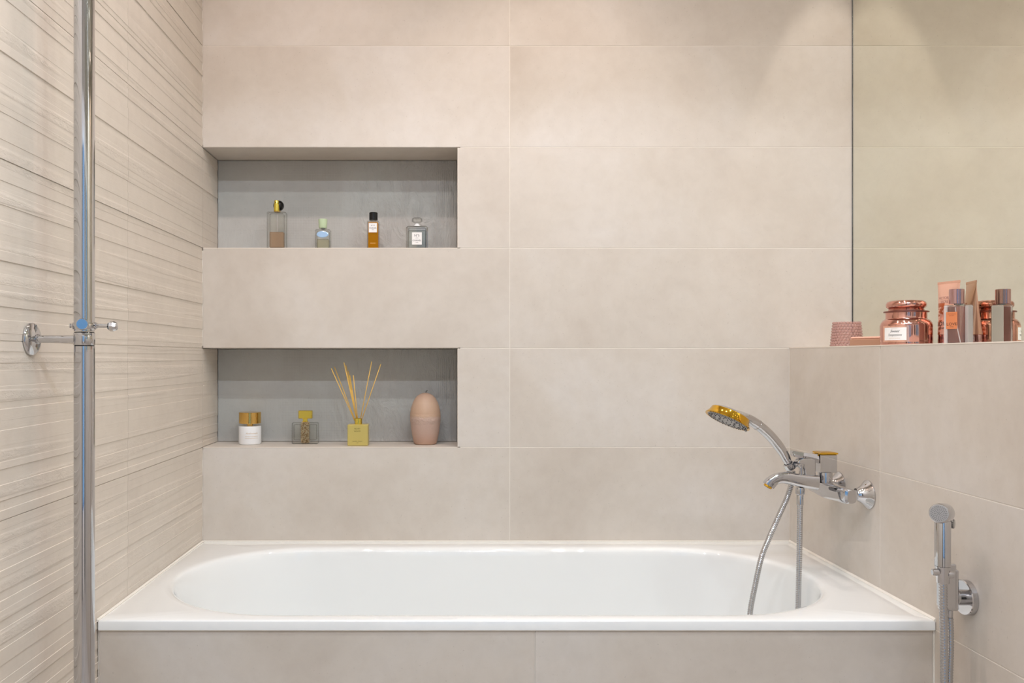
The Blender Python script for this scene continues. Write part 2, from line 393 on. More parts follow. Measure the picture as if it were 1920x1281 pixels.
for z0, z1 in ((NU0, NU1), (NL0, NL1)):
    tile(XL, NX1, YN, z0, z1, wall_far, .008, 'decor')                                    # niche back
    MB().box(XL, NX1, YB + .0015, YN - .001, z1 + .0008, z1 + .0078, .0005).build('tile', M['tile'], wall_far)     # niche ceiling
    MB().box(XL, NX1, YB + .0015, YN - .001, z0 - .0078, z0 - .0001, .0005).build('tile', M['tile'], wall_far)     # niche floor
    MB().box(NX1, NX1 + .0078, YB + .0015, YN - .001, z0, z1, .0005).build('tile', M['tile'], wall_far)    # niche side
    MB().box(XL + .001, NX1, YB - .0004, YB + .0018, z0 - .0016, z0 + .0002).build('niche_edge_trim', M['trim'], wall_far)
    MB().box(NX1 - .0002, NX1 + .0012, YB - .0004, YB + .0018, z0, z1).build('niche_edge_trim', M['trim'], wall_far)
# left wall: ribbed tiles, each a stepped relief profile
rnd = random.Random(11)
def rib_profile(z0, z1, r):
    pts = []; z = z0; last = 0
    while z < z1 - .006:
        h = r.choice([.012, .016, .019, .022, .026]); h = min(h, z1 - z)
        if z1 - (z + h) < .008: h = z1 - z
        off = r.choice([0, .0006, .0011, .0016])
        while abs(off - last) < .0004: off = r.choice([0, .0006, .0011, .0016])
        tilt = r.uniform(-.0005, .0005)
        pts.append((off, z + .0003)); pts.append((off + tilt, z + h - .0003)); last = off; z += h
    return pts
def ribbed_tile(y0, y1, z0, z1, parent, r):
    g = .0004; pts = rib_profile(z0 + g, z1 - g, r); mb = MB(); ny = 3
    ys = [y0 + g + (y1 - y0 - 2 * g) * k / ny for k in range(ny + 1)]
    n = len(pts); v = []; f = []; wz = [0] + [r.uniform(-.0004, .0004) for _ in pts[2:]] + [0]
    for k, y in enumerate(ys):
        for j_, (o, z) in enumerate(pts):
            v.append((XL - .0011 + o, y, z + wz[j_] * (k % 2)))
    for k in range(ny):
        for j in range(n - 1): f.append((k * n + j, (k + 1) * n + j, (k + 1) * n + j + 1, k * n + j + 1))
    # back and rims
    m = len(v); v += [(XL - .0021, ys[0], z0 + G), (XL - .0021, ys[-1], z0 + G), (XL - .0021, ys[-1], z1 - G), (XL - .0021, ys[0], z1 - G)]
    f.append((m, m + 1, m + 2, m + 3))
    f.append(tuple([m, *range(0, n), m + 3])); f.append(tuple([m + 1, *range(ny * n, ny * n + n), m + 2]))
    f.append(tuple([m] + [k * n for k in range(ny + 1)] + [m + 1])); f.append(tuple([m + 3] + [k * n + n - 1 for k in range(ny + 1)] + [m + 2]))
    mb.add(v, f); return mb.build('tile', M['ribbed'], parent)
wall_left = struct('wall_left', MB().box(XL - .12, XL - .0022, YF - .1, YB + .0005, -.05, CEIL), M['grout'])
ycuts = [YB - .0005, 1.911, .711, -.489, YF]
for i in range(len(ZJ) - 1):
    for k in range(len(ycuts) - 1):
        ribbed_tile(ycuts[k + 1], ycuts[k], ZJ[i], ZJ[i + 1], wall_left, random.Random(100 + i * 7))
for z0, z1, sd in ((NU0, NU1, 128), (NL0, NL1, 114)):
    ribbed_tile(YB + .0005, YN - .0005, z0 + .0002, z1, wall_far, random.Random(sd))
# right wall: low thick part with a ledge, recessed part above carries the mirror
struct_r = MB().box(XR + TB, XMIR + .12, YF - .1, YB + .0005, -.05, LEDGE - .0095)
struct_r.box(XMIR + .006, XMIR + .12, YF - .1, YB + .0005, LEDGE - .0095, CEIL)
wall_right = struct('wall_right', struct_r, M['grout'])
ZR = [0.0, EYE - .569, EYE - .2692, LEDGE]
yr = [YB - .0005, 1.966, .766, -.434, YF]
for i in range(3):
    for k in range(4):
        MB().box(XR, XR + .009, yr[k + 1] + G, yr[k] - G, ZR[i] + G, ZR[i + 1] - (.0018 if i == 2 else G), .0006).build('tile', M['tile'], wall_right)
for k in range(4):
    MB().box(XR + .0005, XMIR + .006, yr[k + 1] + G, yr[k] - G, LEDGE - .009, LEDGE, .0004).build('tile', M['tile'], wall_right)
MB().box(XR - .0006, XR + .0016, YF, YB - .001, LEDGE - .0022, LEDGE + .0003).build('ledge_edge_trim', M['trim'], wall_right)
# floor, ceiling, wall behind the camera with its window
fl = struct('floor', MB().box(XL - .12, XMIR + .12, YF - .1, YB + .31, -.10, -.006), M['grout'])
for i in range(4):
    for j in range(7):
        x0 = XL + i * .6; x1 = min(x0 + .6, XR); yy = YF + j * .6; yy1 = min(yy + .6, 1.74)
        if x1 - x0 > .05 and yy1 - yy > .05: MB().box(x0 + G, x1 - G, yy + G, yy1 - G, -.007, 0, .0005).build('tile', M['floor'], fl)
ceiling = struct('ceiling', MB().box(XL - .12, XMIR + .12, YF - .1, YB + .31, CEIL, CEIL + .1), M['paint'])
WX0, WX1, WZ0, WZ1 = -.30, .62, .35, 2.25
wf = MB(); a, c_ = YF - .1, YF
wf.box(XL - .01, WX0, a, c_, 0, CEIL); wf.box(WX1, XMIR + .006, a, c_, 0, CEIL); wf.box(WX0, WX1, a, c_, 0, WZ0); wf.box(WX0, WX1, a, c_, WZ1, CEIL)
struct('wall_front', wf, M['paint'])
win = struct('window_1', MB().box(WX0, WX1, YF - .07, YF - .06, WZ0, WZ1), M['winpane'])
fr = MB(); t_ = .05
fr.box(WX0, WX0 + t_, YF - .06, YF - .01, WZ0, WZ1); fr.box(WX1 - t_, WX1, YF - .06, YF - .01, WZ0, WZ1); fr.box(WX0 + t_, WX1 - t_, YF - .06, YF - .01, WZ0, WZ0 + t_); fr.box(WX0 + t_, WX1 - t_, YF - .06, YF - .01, WZ1 - t_, WZ1)
fr.box(.14, .18, YF - .06, YF - .01, WZ0 + t_, WZ1 - t_)
fr.build('window_frame', M['winframe'], win)
struct('reflection_panel_1', MB().box(-.725, -.40, YF + .001, YF + .035, .002, 2.15, .003), mat('reflection_panel_dark', (.05, .045, .04), .35))  # unseen dark panel, added so the chrome has something dark to reflect
struct('reflection_panel_2', MB().box(.72, 1.0, YF + .001, YF + .035, .002, 2.15, .003), mat('reflection_panel_brown', (.07, .06, .05), .3))  # second added panel out of view, for dark contrast in the chrome
# ceiling channel of the LED line
ch = thing('linear_ceiling_light', 'long slim recessed light channel in the ceiling behind the bath', 'light', (.15, LY, CEIL))
LIP = .030
MB().box(-.74, 1.04, LY + .053, LY + .056, CEIL - .012 - .0195, CEIL - .0001).box(-.74, 1.04, LY - .058, LY - .055, CEIL - .0315, CEIL - .0001).build('channel', M['rubber'], ch)
MB().box(-.70, 1.0, LY - .006, LY + .006, CEIL - .0105, CEIL - .0001).build('light_strip', mat('led_strip', (1, 1, 1), .5), ch)

# ------------------------------------------------------------------ mirror
mi = thing('wall_mirror', 'large frameless wall mirror above the right-hand ledge, dark edge by the corner', 'mirror', (XMIR, 1.4, LEDGE))
MB().box(XMIR, XMIR + .0055, YF + .02, YB - .0042, LEDGE + .0008, CEIL - .03).build('mirror_glass', M['mirror'], mi)
MB().box(XMIR - .0012, XMIR + .0055, YB - .0040, YB - .0005, LEDGE + .0008, CEIL - .03).build('mirror_edge', M['darkchrome'], mi, 'dark metallic edge strip')

# ------------------------------------------------------------------ bathtub
RIM = EYE - .5496; YT0, YT1 = 1.740, YB - .0015
TX0, TX1 = XL + .0035, XR - .0015
DC, RH = 2.0945, .3045; SXL, SXR = -.372, .6016   # opening: two half circles joined by straight sides
NA = 160
def stadium(xl, xr, rh, rl=None, rr=None, n=NA, dc=DC):
    pts = []
    rl = rl or rh; rr = rr or rh; q = n // 4
    for k in range(q):      # right end, from -90 to 90
        a = -PI / 2 + PI * k / q; pts.append((xr + rr * math.cos(a), dc + rh * math.sin(a)))
    for k in range(q):      # back side going left
        pts.append((xr + (xl - xr) * k / q, dc + rh))
    for k in range(q):
        a = PI / 2 + PI * k / q; pts.append((xl + rl * math.cos(a), dc + rh * math.sin(a)))
    for k in range(q):
        pts.append((xl + (xr - xl) * k / q, dc - rh))
    return pts
op = stadium(SXL, SXR, RH)
bt = stadium(SXL + .10, SXR - .02, RH - .085, .18, .20)
def rect_pt(p):
    cx = (SXL + SXR) / 2; cy = (YT0 + YT1) / 2; dx, dy = p[0] - cx, p[1] - DC
    ts = []
    if dx > 1e-9: ts.append((TX1 - cx) / dx)
    if dx < -1e-9: ts.append((TX0 - cx) / dx)
    if dy > 1e-9: ts.append((YT1 - DC) / dy)
    if dy < -1e-9: ts.append((YT0 - DC) / dy)
    t = min(ts); return [cx + dx * t, DC + dy * t]
rect = [rect_pt(p) for p in op]
for cxn, cyn in ((TX0, YT0), (TX1, YT0), (TX0, YT1), (TX1, YT1)):      # snap nearest sample to each corner
    k = min(range(NA), key=lambda i: (rect[i][0] - cxn) ** 2 + (rect[i][1] - cyn) ** 2); rect[k] = [cxn, cyn]
cc = ((TX0 + TX1) / 2, (YT0 + YT1) / 2)
def inset(r, d): return [(cc[0] + (p[0] - cc[0]) * (1 - d / (abs(cc[0] - TX0))), cc[1] + (p[1] - cc[1]) * (1 - d / (abs(cc[1] - YT0)))) for p in r]
def ring(r, z): return [Vector((p[0], p[1], z)) for p in r]
rings = [ring(inset(rect, .03), RIM - .0205), ring(rect, RIM - .0205), ring(rect, RIM - .0035), ring(inset(rect, .001), RIM - .001), ring(inset(rect, .0035), RIM)]
# opening fillet then sloping wall
def lerp(u): return [(a[0] + (b_[0] - a[0]) * u, a[1] + (b_[1] - a[1]) * u) for a, b_ in zip(op, bt)]
def offset(d):   # outward positive
    return stadium(SXL, SXR, RH + d, RH + d, RH + d)
rings += [ring(offset(.024), RIM - .0003), ring(offset(.014), RIM - .0008), ring(offset(.006), RIM - .0028), ring(offset(.001), RIM - .0065), ring(offset(-.0015), RIM - .0115)]
prof = [(.03, -.022), (.08, -.06), (.16, -.13), (.26, -.21), (.36, -.28), (.47, -.335), (.60, -.375), (.76, -.398), (1.0, -.41)]
for u, z in prof: rings.append(ring([(p[0], p[1]) for p in lerp(u)], RIM + z))
for k in (.75, .45, .12):
    c0 = ((SXL + SXR) / 2 + .04, DC); rings.append(ring([(c0[0] + (p[0] - c0[0]) * k, c0[1] + (p[1] - c0[1]) * k) for p in bt], RIM - .414))
tub = MB().loft(rings, cap=False); tub.f.append(tuple(len(tub.v) - NA + j for j in range(NA))); tub.sm.append(True)
bt_o = thing('bathtub', 'white built-in bathtub with an oval basin and a thin square-edged rim', 'bathtub', (0, 2.1, RIM))
tubo = tub.build('tub_shell', M['acrylic'], bt_o, recalc=True, autos=50)
# drain at the bottom
MB().lathe([(.030, 0), (.030, .003), (.026, .0045), (.0, .005)], (.55, DC, RIM - .4138), cap=False).build('drain_plug', M['chrome'], bt_o)
# silicone beads round the tub
cb = struct('trim_1', MB().box(TX0 - .0008, TX1, YB - .0028, YB - .0001, RIM - .001, RIM + .0022), M['caulk'])
cb2 = struct('trim_2', MB().prism([(XL + .0002, RIM - .004), (XL + .0042, RIM - .002), (XL + .0042, RIM + .0004), (XL + .0012, RIM + .003), (XL + .0002, RIM + .003)], YT0, YB - .003), M['caulk'])
cb3 = struct('trim_3', MB().prism([(XR - .0001, RIM + .0045), (XR - .0010, RIM + .0045), (XR - .0042, RIM + .0012), (XR - .0042, RIM - .002), (XR - .0001, RIM - .004)], YT0, YB - .003), M['caulk'])
# tiled apron
ap = struct('wall_apron', MB().box(XL + .001, XR - .001, YT0 + .0066, YT0 + .05, 0, RIM - .022), M['grout'])
ZA = [0, ZJ[1] - .3, RIM - .0225]
for x0, x1 in ((XL + .003, XM - .0017), (XM - .0017, XR - .0035)):
    for k in range(2): MB().box(x0 + G, x1 - G, YT0 + .0050, YT0 + .0064, max(ZA[k], .001) + G, ZA[k + 1] - G, .0006).build('tile', M['tile'], ap)
struct('trim_4', MB().box(XR - .0035, XR - .0002, YT0 + .004, YT0 + .0075, 0, RIM - .003), M['caulk'])
struct('trim_5', MB().box(XL + .0025, XR - .0035, YT0 + .0035, YT0 + .010, RIM - .0232, RIM - .0207), M['caulk'])

# ------------------------------------------------------------------ chrome pole on the left wall
PX, PD, PR = -.642, 1.467, .01725
pole = thing('chrome_pole', 'tall vertical chrome pole standing in front of the ribbed left wall', 'pole', (PX, PD, 0))
def zp(py, d=PD): return EYE - (py - VY) * d / FPX
MB().lathe([(PR, zp(621.5)), (PR, CEIL - .002)], (PX, PD, 0), seg=64).build('upper_tube', M['chrome'], pole)
MB().lathe([(PR, .001), (PR, zp(649.5))], (PX, PD, 0), seg=64).build('lower_tube', M['chrome'], pole)
MB().lathe([(PR + .0002, zp(647.6)), (PR + .0006, zp(647)), (PR + .0006, zp(625)), (PR + .0002, zp(624.4))], (PX, PD, 0), seg=64).build('collar', M['chrome'], pole)
for y_ in (624.5, 649.6): MB().lathe([(PR - .0007, zp(y_)), (PR - .0007, zp(y_ - 2.2))], (PX, PD, 0), seg=48).build('gasket', M['black'], pole, 'black sealing ring')
MB().lathe([(.034, .0005), (.034, .006), (.020, .016), (PR + .001, .022)], (PX, PD, 0), seg=48).build('floor_flange', M['chrome'], pole)
cl = MB().lathe([(PR + .0018, zp(618)), (PR + .0024, zp(617)), (PR + .0024, zp(606.5)), (PR + .0018, zp(605.5))], (PX, PD, 0), seg=64)
clamp = cl.build('clamp', M['chrome'], pole)
MB().lathe([(.0028, 0), (.0028, .004), (.0040, .004), (.0040, .0055)], (PX - PR - .0005, PD - .004, zp(611)), axis=(-1, 0, 0), seg=20).build('screw', M['chrome'], clamp)
fd = Vector((.30, -1, 0)).normalized()
MB().lathe([(.0045, .012), (.0045, .022), (.0092, .022), (.0102, .0235), (.0102, .029), (.0094, .0305), (.0088, .0307)], (PX, PD, zp(609)), axis=fd, seg=36).build('clamp_knob', M['chrome'], clamp)
MB().lathe([(.0060, PR), (.0060, PR + .004), (.0036, PR + .004), (.0036, .043)], (PX, PD, zp(611)), axis=(1, 0, 0), seg=20).build('hook_arm', M['chrome'], clamp)
MB().lathe([(.003, .041), (.0068, .0425), (.0090, .046), (.0090, .052), (.0072, .0565), (.003, .058)], (PX, PD, zp(612)), axis=(1, 0, 0), seg=8, smooth=False).build('hook_end', M['chrome'], clamp, 'faceted round knob end')
za = zp(636)
MB().lathe([(.0068, .010), (.0068, .094 - PR - .001), (.0082, .094 - PR - .001), (.0082, .094 - PR + .004)], (XL, PD, za), axis=(1, 0, 0), seg=28).build('wall_arm', M['chrome'], pole)
MB().lathe([(.0290, .001), (.0290, .0030), (.0278, .0050), (.022, .0085), (.016, .0105), (.0100, .0118), (.0085, .0120), (.0085, .0150), (.0070, .0155)], (XL, PD, za), axis=(1, 0, 0), seg=56).build('wall_flange', M['chrome'], pole)
MB().lathe([(.0022, .0), (.0022, .0022), (.0012, .003)], (XL + .0055, PD + .003, za + .0235), axis=(1, 0, 0), seg=12).build('flange_screw', M['darkchrome'], pole)

# ------------------------------------------------------------------ corrugated hoses
def bez(pts, n=24):
    """Catmull-Rom through points"""
    pts = [Vector(p) for p in pts]; q = [pts[0] * 2 - pts[1]] + pts + [pts[-1] * 2 - pts[-2]]; out = []
    for i in range(1, len(q) - 2):
        a, b_, c, d = q[i - 1:i + 3]
        for k in range(n):
            t = k / n; out.append(.5 * ((2 * b_) + (c - a) * t + (2 * a - 5 * b_ + 4 * c - d) * t * t + (3 * b_ - a - 3 * c + d) * t ** 3))
    out.append(pts[-1]); return out
def resample(pts, step):
    out = [pts[0]]; acc = 0; L = 0
    for a, b_ in zip(pts, pts[1:]):
        seg = (b_ - a).length; t = step - acc
        while t <= seg: out.append(a + (b_ - a) * (t / seg)); t += step
        acc = (acc + seg) % step
    return out
def hose(pts, r, pitch, name, parent):
    ps = resample(bez(pts), pitch / 4); n = len(ps)
    prof4 = (r, r * .99, r * .89, r * .89)
    return MB().tube(ps, [prof4[i % 4] for i in range(n)], seg=18).build(name, M['chrome_hose'], parent, autos=80)

# ------------------------------------------------------------------ bath mixer
D0 = 2.095
mx_z = EYE - .333
mixer = thing('bath_mixer_tap', 'chrome bath mixer with a curved spout and gold-topped lever on right wall', 'tap', (XR, D0, mx_z))
for dd in (2.02, 2.17):
    MB().lathe([(.0350, .0005), (.0350, .003), (.0325, .006), (.0265, .011), (.0205, .018), (.0165, .026), (.0150, .031)], (XR, dd, mx_z), axis=(-1, 0, 0), seg=48).build('wall_rosette', M['chrome'], mixer)
    MB().lathe([(.0135, .028), (.0135, .046)], (XR, dd, mx_z), axis=(-1, 0, 0), seg=6, smooth=False).build('union_nut', M['chrome'], mixer)
# body bar along the wall, bulging on its inner face
sec = []
for a in range(20):
    t = 2 * PI * a / 20; sec.append((math.copysign(abs(math.cos(t)) ** .55, math.cos(t)) * .0135, math.copysign(abs(math.sin(t)) ** .55, math.sin(t)) * .0185))
xb_ = .957; rg = []
for yy, k in ((1.992, .80), (1.994, .93), (2.000, 1.0), (2.03, 1.03), (2.06, 1.12), (D0, 1.18), (2.13, 1.12), (2.16, 1.03), (2.19, 1.0), (2.196, .93), (2.198, .8)):
    rg.append([Vector((xb_ - (k - 1) * .03 + x * k, yy, mx_z - .001 + z * k * (1 if k < 1.01 else .97))) for x, z in sec])
MB().loft(rg).build('mixer_body', M['chrome'], mixer, autos=35)
# spout
YS = 2.078
sp = [P(1532, 905, YS), P(1512, 903, YS), P(1494, 900, YS), P(1476, 896.5, YS), P(1463, 896, YS), P(1452, 899.5, YS), P(1444, 906, YS), P(1440.5, 911, YS)]
sp = bez(sp, 6)
def sprad(t): return ((.0185 - .0055 * min(1, t * 1.6) + (.001 if t > .8 else 0)), .0150 - .003 * t)
sg = []
n = len(sp); prev = None
for i, p in enumerate(sp):
    t = (sp[min(i + 1, n - 1)] - sp[max(i - 1, 0)]).normalized(); u = Vector((0, 1, 0)); v_ = t.cross(u).normalized(); rr = sprad(i / (n - 1))
    sg.append([p + v_ * math.copysign(abs(math.sin(a)) ** .6, math.sin(a)) * rr[0] + u * math.copysign(abs(math.cos(a)) ** .6, math.cos(a)) * rr[1] for a in [2 * PI * j / 24 for j in range(24)]])
spo = MB().loft(sg).build('spout', M['chrome'], mixer, autos=50)
ta = (sp[-1] - sp[-2]).normalized()
MB().lathe([(.0105, -.003), (.0105, .0035), (.0090, .0045), (.0090, .003), (.002, .003)], sp[-1], axis=ta, seg=28).build('aerator', M['gold'], mixer, 'gold aerator ring')
# cartridge neck, lever block with gold cap and paddle
nx, ny_ = (P(1547, 895, D0)).x, D0
MB().lathe([(.0175, EYE - (905 - VY) * D0 / FPX), (.0175, EYE - (886 - VY) * D0 / FPX), (.0165, EYE - (883 - VY) * D0 / FPX)], (nx, ny_, 0), seg=40).build('cartridge_neck', M['chrome'], mixer)
z_lo, z_hi = EYE - (885 - VY) * D0 / FPX, EYE - (850.5 - VY) * D0 / FPX
lev = MB().box(nx - .0205, nx + .0215, ny_ - .021, ny_ + .021, z_lo, z_hi, .0022).build('lever_block', M['chrome'], mixer)
gc = MB(); rr_ = []
for k, (s_, h) in enumerate(((1.0, 0), (1.03, .0015), (1.0, .0035), (.72, .0052), (.3, .006))):
    rr_.append([Vector((nx + .0005 + x * s_, ny_ + y * s_, z_hi + h)) for x, y in ((-.022, -.0215), (.022, -.0215), (.022, .0215), (-.022, .0215))])
gc.loft(rr_, smooth=False).build('lever_cap', M['gold'], lev, 'gold cap plate')
# paddle: a blade that leaves the block towards the bath and droops at its tip
pd = []
for px_, yt, yb_, hw in ((1530, 851, 868, .0200), (1520, 850, 862, .0195), (1508, 848.5, 859.5, .0185), (1496, 846.8, 858.5, .0165), (1487, 845.3, 856, .0140), (1484, 845.2, 849, .0120)):
    x = P(px_, 0, D0).x; zt = EYE - (yt - VY) * D0 / FPX; zb = EYE - (yb_ - VY) * D0 / FPX
    pd.append([Vector((x, D0 - hw, (zt + zb) / 2 - .001)), Vector((x, D0 - hw * .9, zb)), Vector((x, D0 + hw * .9, zb)), Vector((x, D0 + hw, (zt + zb) / 2)), Vector((x, D0 + hw * .75, zt)), Vector((x, D0, zt + .001)), Vector((x, D0 - hw * .75, zt))])
MB().loft(pd, smooth=True).build('lever_paddle', M['chrome'], mixer, autos=35)
# handset holder: a swept fin rising from the body, ending in a socket
hd = MB(); D1 = 2.088
hf = [(1526, 897), (1506, 897), (1504, 880), (1500, 872.5), (1494, 870), (1491.5, 868), (1494, 862), (1503, 858.8), (1516, 858), (1526, 860)]
hd.prism([(P(a, 0, D1).x, EYE - (b_ - VY) * D1 / FPX) for a, b_ in hf], D1 - .013, D1 + .013)
hold = hd.build('handset_holder', M['chrome'], mixer)
bv = hold.modifiers.new('b', 'BEVEL'); bv.width = .0035; bv.segments = 3
MB().tube([P(1502, 868, 2.090), P(1496, 870, 2.094), P(1491.5, 872.5, 2.099)], .0062, seg=16).build('holder_arm', M['chrome'], hold)
# handset axis in the vertical plane
HB = P(1483, 877, 2.104); HT = P(1462.5, 841, 2.100)
ha = (HT - HB).normalized()
MB().lathe([(.0125, -.003), (.0145, .001), (.0145, .012), (.0120, .0135), (.0108, .0135), (.0108, .001)], HB, axis=ha, seg=32, cap=False).build('holder_socket', M['chrome'], hold)
# diverter knob and hose outlet
xd = P(1500, 0, YS).x
MB().lathe([(.0052, EYE - (893 - VY) * YS / FPX), (.0052, EYE - (876 - VY) * YS / FPX), (.0070, EYE - (876 - VY) * YS / FPX), (.0078, EYE - (874 - VY) * YS / FPX), (.0078, EYE - (870.5 - VY) * YS / FPX), (.0066, EYE - (869.5 - VY) * YS / FPX)], (xd, YS - .006, 0), seg=24).build('diverter_knob', M['chrome'], mixer)
zn = EYE - (917 - VY) * YS / FPX; zn2 = EYE - (927 - VY) * YS / FPX
MB().lathe([(.0100, zn2), (.0108, zn2 + .001), (.0108, zn), (.0095, zn + .004)], (xd, YS, 0), seg=28).build('hose_outlet', M['chrome'], mixer)

# ------------------------------------------------------------------ hand shower in its holder
hs = thing('hand_shower', 'chrome hand shower with a gold-ringed head resting in the mixer holder', 'shower head', tuple(HB))
hc = [HB + ha * .012, P(1475.5, 863, 2.103), P(1467, 847, 2.10), P(1455.5, 831, 2.095), P(1441, 814.5, 2.088), P(1424, 799.5, 2.08), P(1405, 787, 2.07), P(1388, 779.5, 2.062), P(1372, 775.5, 2.056)]
hcs = bez(hc, 6); n = len(hcs)
hrad = lambda t: (.0092 + .0036 * min(1, t * 3), .0092 + .0040 * min(1, t * 3)) if t < .72 else (.0128 - .012 * (t - .72), .0132 + .055 * (t - .72))
MB().tube(hcs, hrad, seg=28).build('handle', M['chrome'], hs, autos=60)
# band where the handle meets the neck of the head
k = min(range(n), key=lambda i: abs(hcs[i].x - P(1419.5, 0, 2.08).x)); tk = (hcs[k + 1] - hcs[k - 1]).normalized()
MB().lathe([(.0125, -.0022), (.0138, -.0015), (.0138, .0015), (.0125, .0022)], hcs[k], axis=tk, seg=32).build('handle_band', M['chrome'], hs)
MB().lathe([(.0075, .002), (.0098, .003), (.0098, .010), (.0090, .013)], HB, axis=ha, seg=28).build('handle_end', M['chrome'], hs)
# head
HC = P(1363.5, 789.5, 2.05)
v = (Vector((0, 0, EYE)) - HC).normalized()
e1 = Vector((.921, 0, -.389)); e1 = (e1 - v * e1.dot(v)).normalized()
e2 = v.cross(e1).normalized()
if e2.z > 0: e2 = -e2
nrm = (e2 * math.sqrt(1 - .19 ** 2) + v * .19).normalized()     # the way the water leaves
hd_ = MB().lathe([(.050, 0.0), (.0555, .0002), (.0560, -.0015), (.0530, -.0060), (.0495, -.0130), (.0478, -.0200), (.044, -.0225)], HC, axis=nrm, seg=72, cap=False)
hd_.build('gold_ring', M['gold'], hs, 'translucent gold ring round the head')
MB().lathe([(.0475, -.0195), (.045, -.0225), (.036, -.0265), (.020, -.0285), (.0, -.029)], HC, axis=nrm, seg=56, cap=False).build('head_back', M['chrome'], hs)
MB().lathe([(.0505, -.001), (.0495, .0006), (.044, .0009), (.0, .0009)], HC, axis=nrm, seg=56, cap=False).build('spray_face', M['grey'], hs, 'grey spray face')
nz = MB(); u1 = e1; u2 = nrm.cross(u1).normalized()
for r_, cnt in ((.046, 40), (.041, 36), (.033, 14), (.020, 12)):
    for q in range(cnt):
        a = 2 * PI * (q + .5 * (r_ == .041)) / cnt
        nz.lathe([(.0011 if r_ > .035 else .0014, 0), (.0009 if r_ > .035 else .0012, .0022)], HC + nrm * .0007 + (u1 * math.cos(a) + u2 * math.sin(a)) * r_, axis=nrm, seg=6)
no = nz.build('nozzles', M['greydark'], hs); no['kind'] = 'stuff'
tab = HC + e1 * .047 + nrm * .003
MB().tube([tab - e1 * .002, tab + e1 * .004 + nrm * .002], .0028, seg=8).build('spray_selector', M['grey'], hs)
# its hose: loops down into the tub and back up to the mixer outlet
sh = thing('shower_hose', 'ribbed chrome shower hose looping from the bath mixer down into the tub', 'hose', (xd, YS, zn2))
x_h2 = xd
hpts = [Vector((xd, YS, zn2 - .026)), P(1499.5, 985, YS), P(1498.5, 1050, YS), P(1497, 1110, YS), P(1495.5, 1150, YS), P(1489, 1192, 2.07), P(1465, 1222, 2.06), P(1428, 1218, 2.06), P(1407, 1185, 2.07), P(1406.5, 1148, 2.08),
        P(1415.5, 1100, 2.085), P(1427, 1048, 2.09), P(1440, 1014, 2.10), P(1460, 968, 2.105), P(1475, 935, 2.108), P(1484, 908, 2.108)]
hose(hpts, .0070, .0046, 'hose', sh)
MB().lathe([(.0082, 0), (.0082, .0245), (.0074, .0258)], (xd, YS, zn2 - .0265), seg=24).build('hose_nut', M['chrome'], sh)
ca = (HB - P(1484, 908, 2.108)); L_ = ca.length
MB().lathe([(.0066, 0), (.0070, L_ * .35), (.0095, L_ * .62), (.0116, L_ * .76), (.0100, L_ * .80)], P(1484, 908, 2.108), axis=ca, seg=28).build('cone_nut', M['chrome'], sh, 'conical chrome nut')

# ------------------------------------------------------------------ bidet sprayer by the right edge
DB = 1.585
bz = EYE - (1121 - VY) * 1.63 / FPX; yb2 = 1.632
bh = thing('sprayer_holder', 'round chrome wall outlet with a cradle holding the small hand sprayer', 'holder', (XR, yb2, bz))
MB().lathe([(.0340, .0005), (.0340, .0105), (.0325, .0120), (.016, .0122)], (XR, yb2, bz), axis=(-1, 0, 0), seg=56).build('wall_plate', M['chrome'], bh)
MB().lathe([(.0150, .012), (.0150, .0325)], (XR, yb2, bz), axis=(-1, 0, 0), seg=40).build('outlet_neck', M['chrome'], bh)
bx = .9385
zb0, zb1 = EYE - (1147 - VY) * 1.605 / FPX, EYE - (1058 - VY) * 1.605 / FPX
MB().box(.9600, .9840, 1.6060, 1.6440, zb0, zb1 - .012, .003).build('outlet_block', M['chrome'], bh)
MB().box(.9427, .9760, 1.6020, 1.6100, zb0 + .004, zb1, .002).build('cradle_plate', M['chrome'], bh)
for s_, px_, py_ in ((-1, 1753.5, 1073), (1, 1781.5, 1078)):
    c = P(px_, py_, DB - .006)
    MB().lathe([(.0045, -.006), (.0062, -.005), (.0066, 0), (.0062, .005), (.0045, .006)], c, axis=(1, 0, 0), seg=20).build('cradle_fork', M['chrome'], bh)
zo = zb0
bx2 = .9690
MB().lathe([(.0060, zo - .0135), (.0064, zo - .0125), (.0064, zo + .0002)], (bx2, 1.615, 0), seg=24).build('hose_nut', M['chrome'], bh)
bs = thing('bidet_sprayer', 'small round-headed chrome bidet sprayer hanging by the right edge', 'sprayer', (bx, DB, EYE - .4))
ztop, zbot = EYE - (975 - VY) * DB / FPX, EYE - (1061 - VY) * DB / FPX
MB().lathe([(.0140, zbot), (.0140, ztop - .004), (.0118, ztop + .001)], (bx, DB, 0), seg=40).build('handle', M['chrome'], bs)
MB().lathe([(.0105, zbot - .0325), (.0110, zbot - .0315), (.0128, zbot - .004), (.0138, zbot - .0006)], (bx, DB, 0), seg=36).build('handle_collar', M['chrome'], bs)
fc = P(1761, 963, DB - .014); fn_ = Vector((-.74, -.66, .08)).normalized()
MB().lathe([(.0150, -.031), (.0178, -.0295), (.0187, -.026), (.0187, -.003), (.0182, -.0005), (.0170, .0008), (.0, .0008)], fc, axis=fn_, seg=48, cap=False).lathe([(0.0, -.031), (.0150, -.031)], fc, axis=fn_, seg=48, cap=False).build('spray_head', M['chrome'], bs)
MB().lathe([(.0166, .0009), (.0160, .0014), (0, .0014)], fc, axis=fn_, seg=40, cap=False).build('spray_face', M['grey'], bs, 'grey perforated spray face')
q1 = fn_.cross(Vector((0, 0, 1))).normalized(); q2 = fn_.cross(q1); nz = MB()
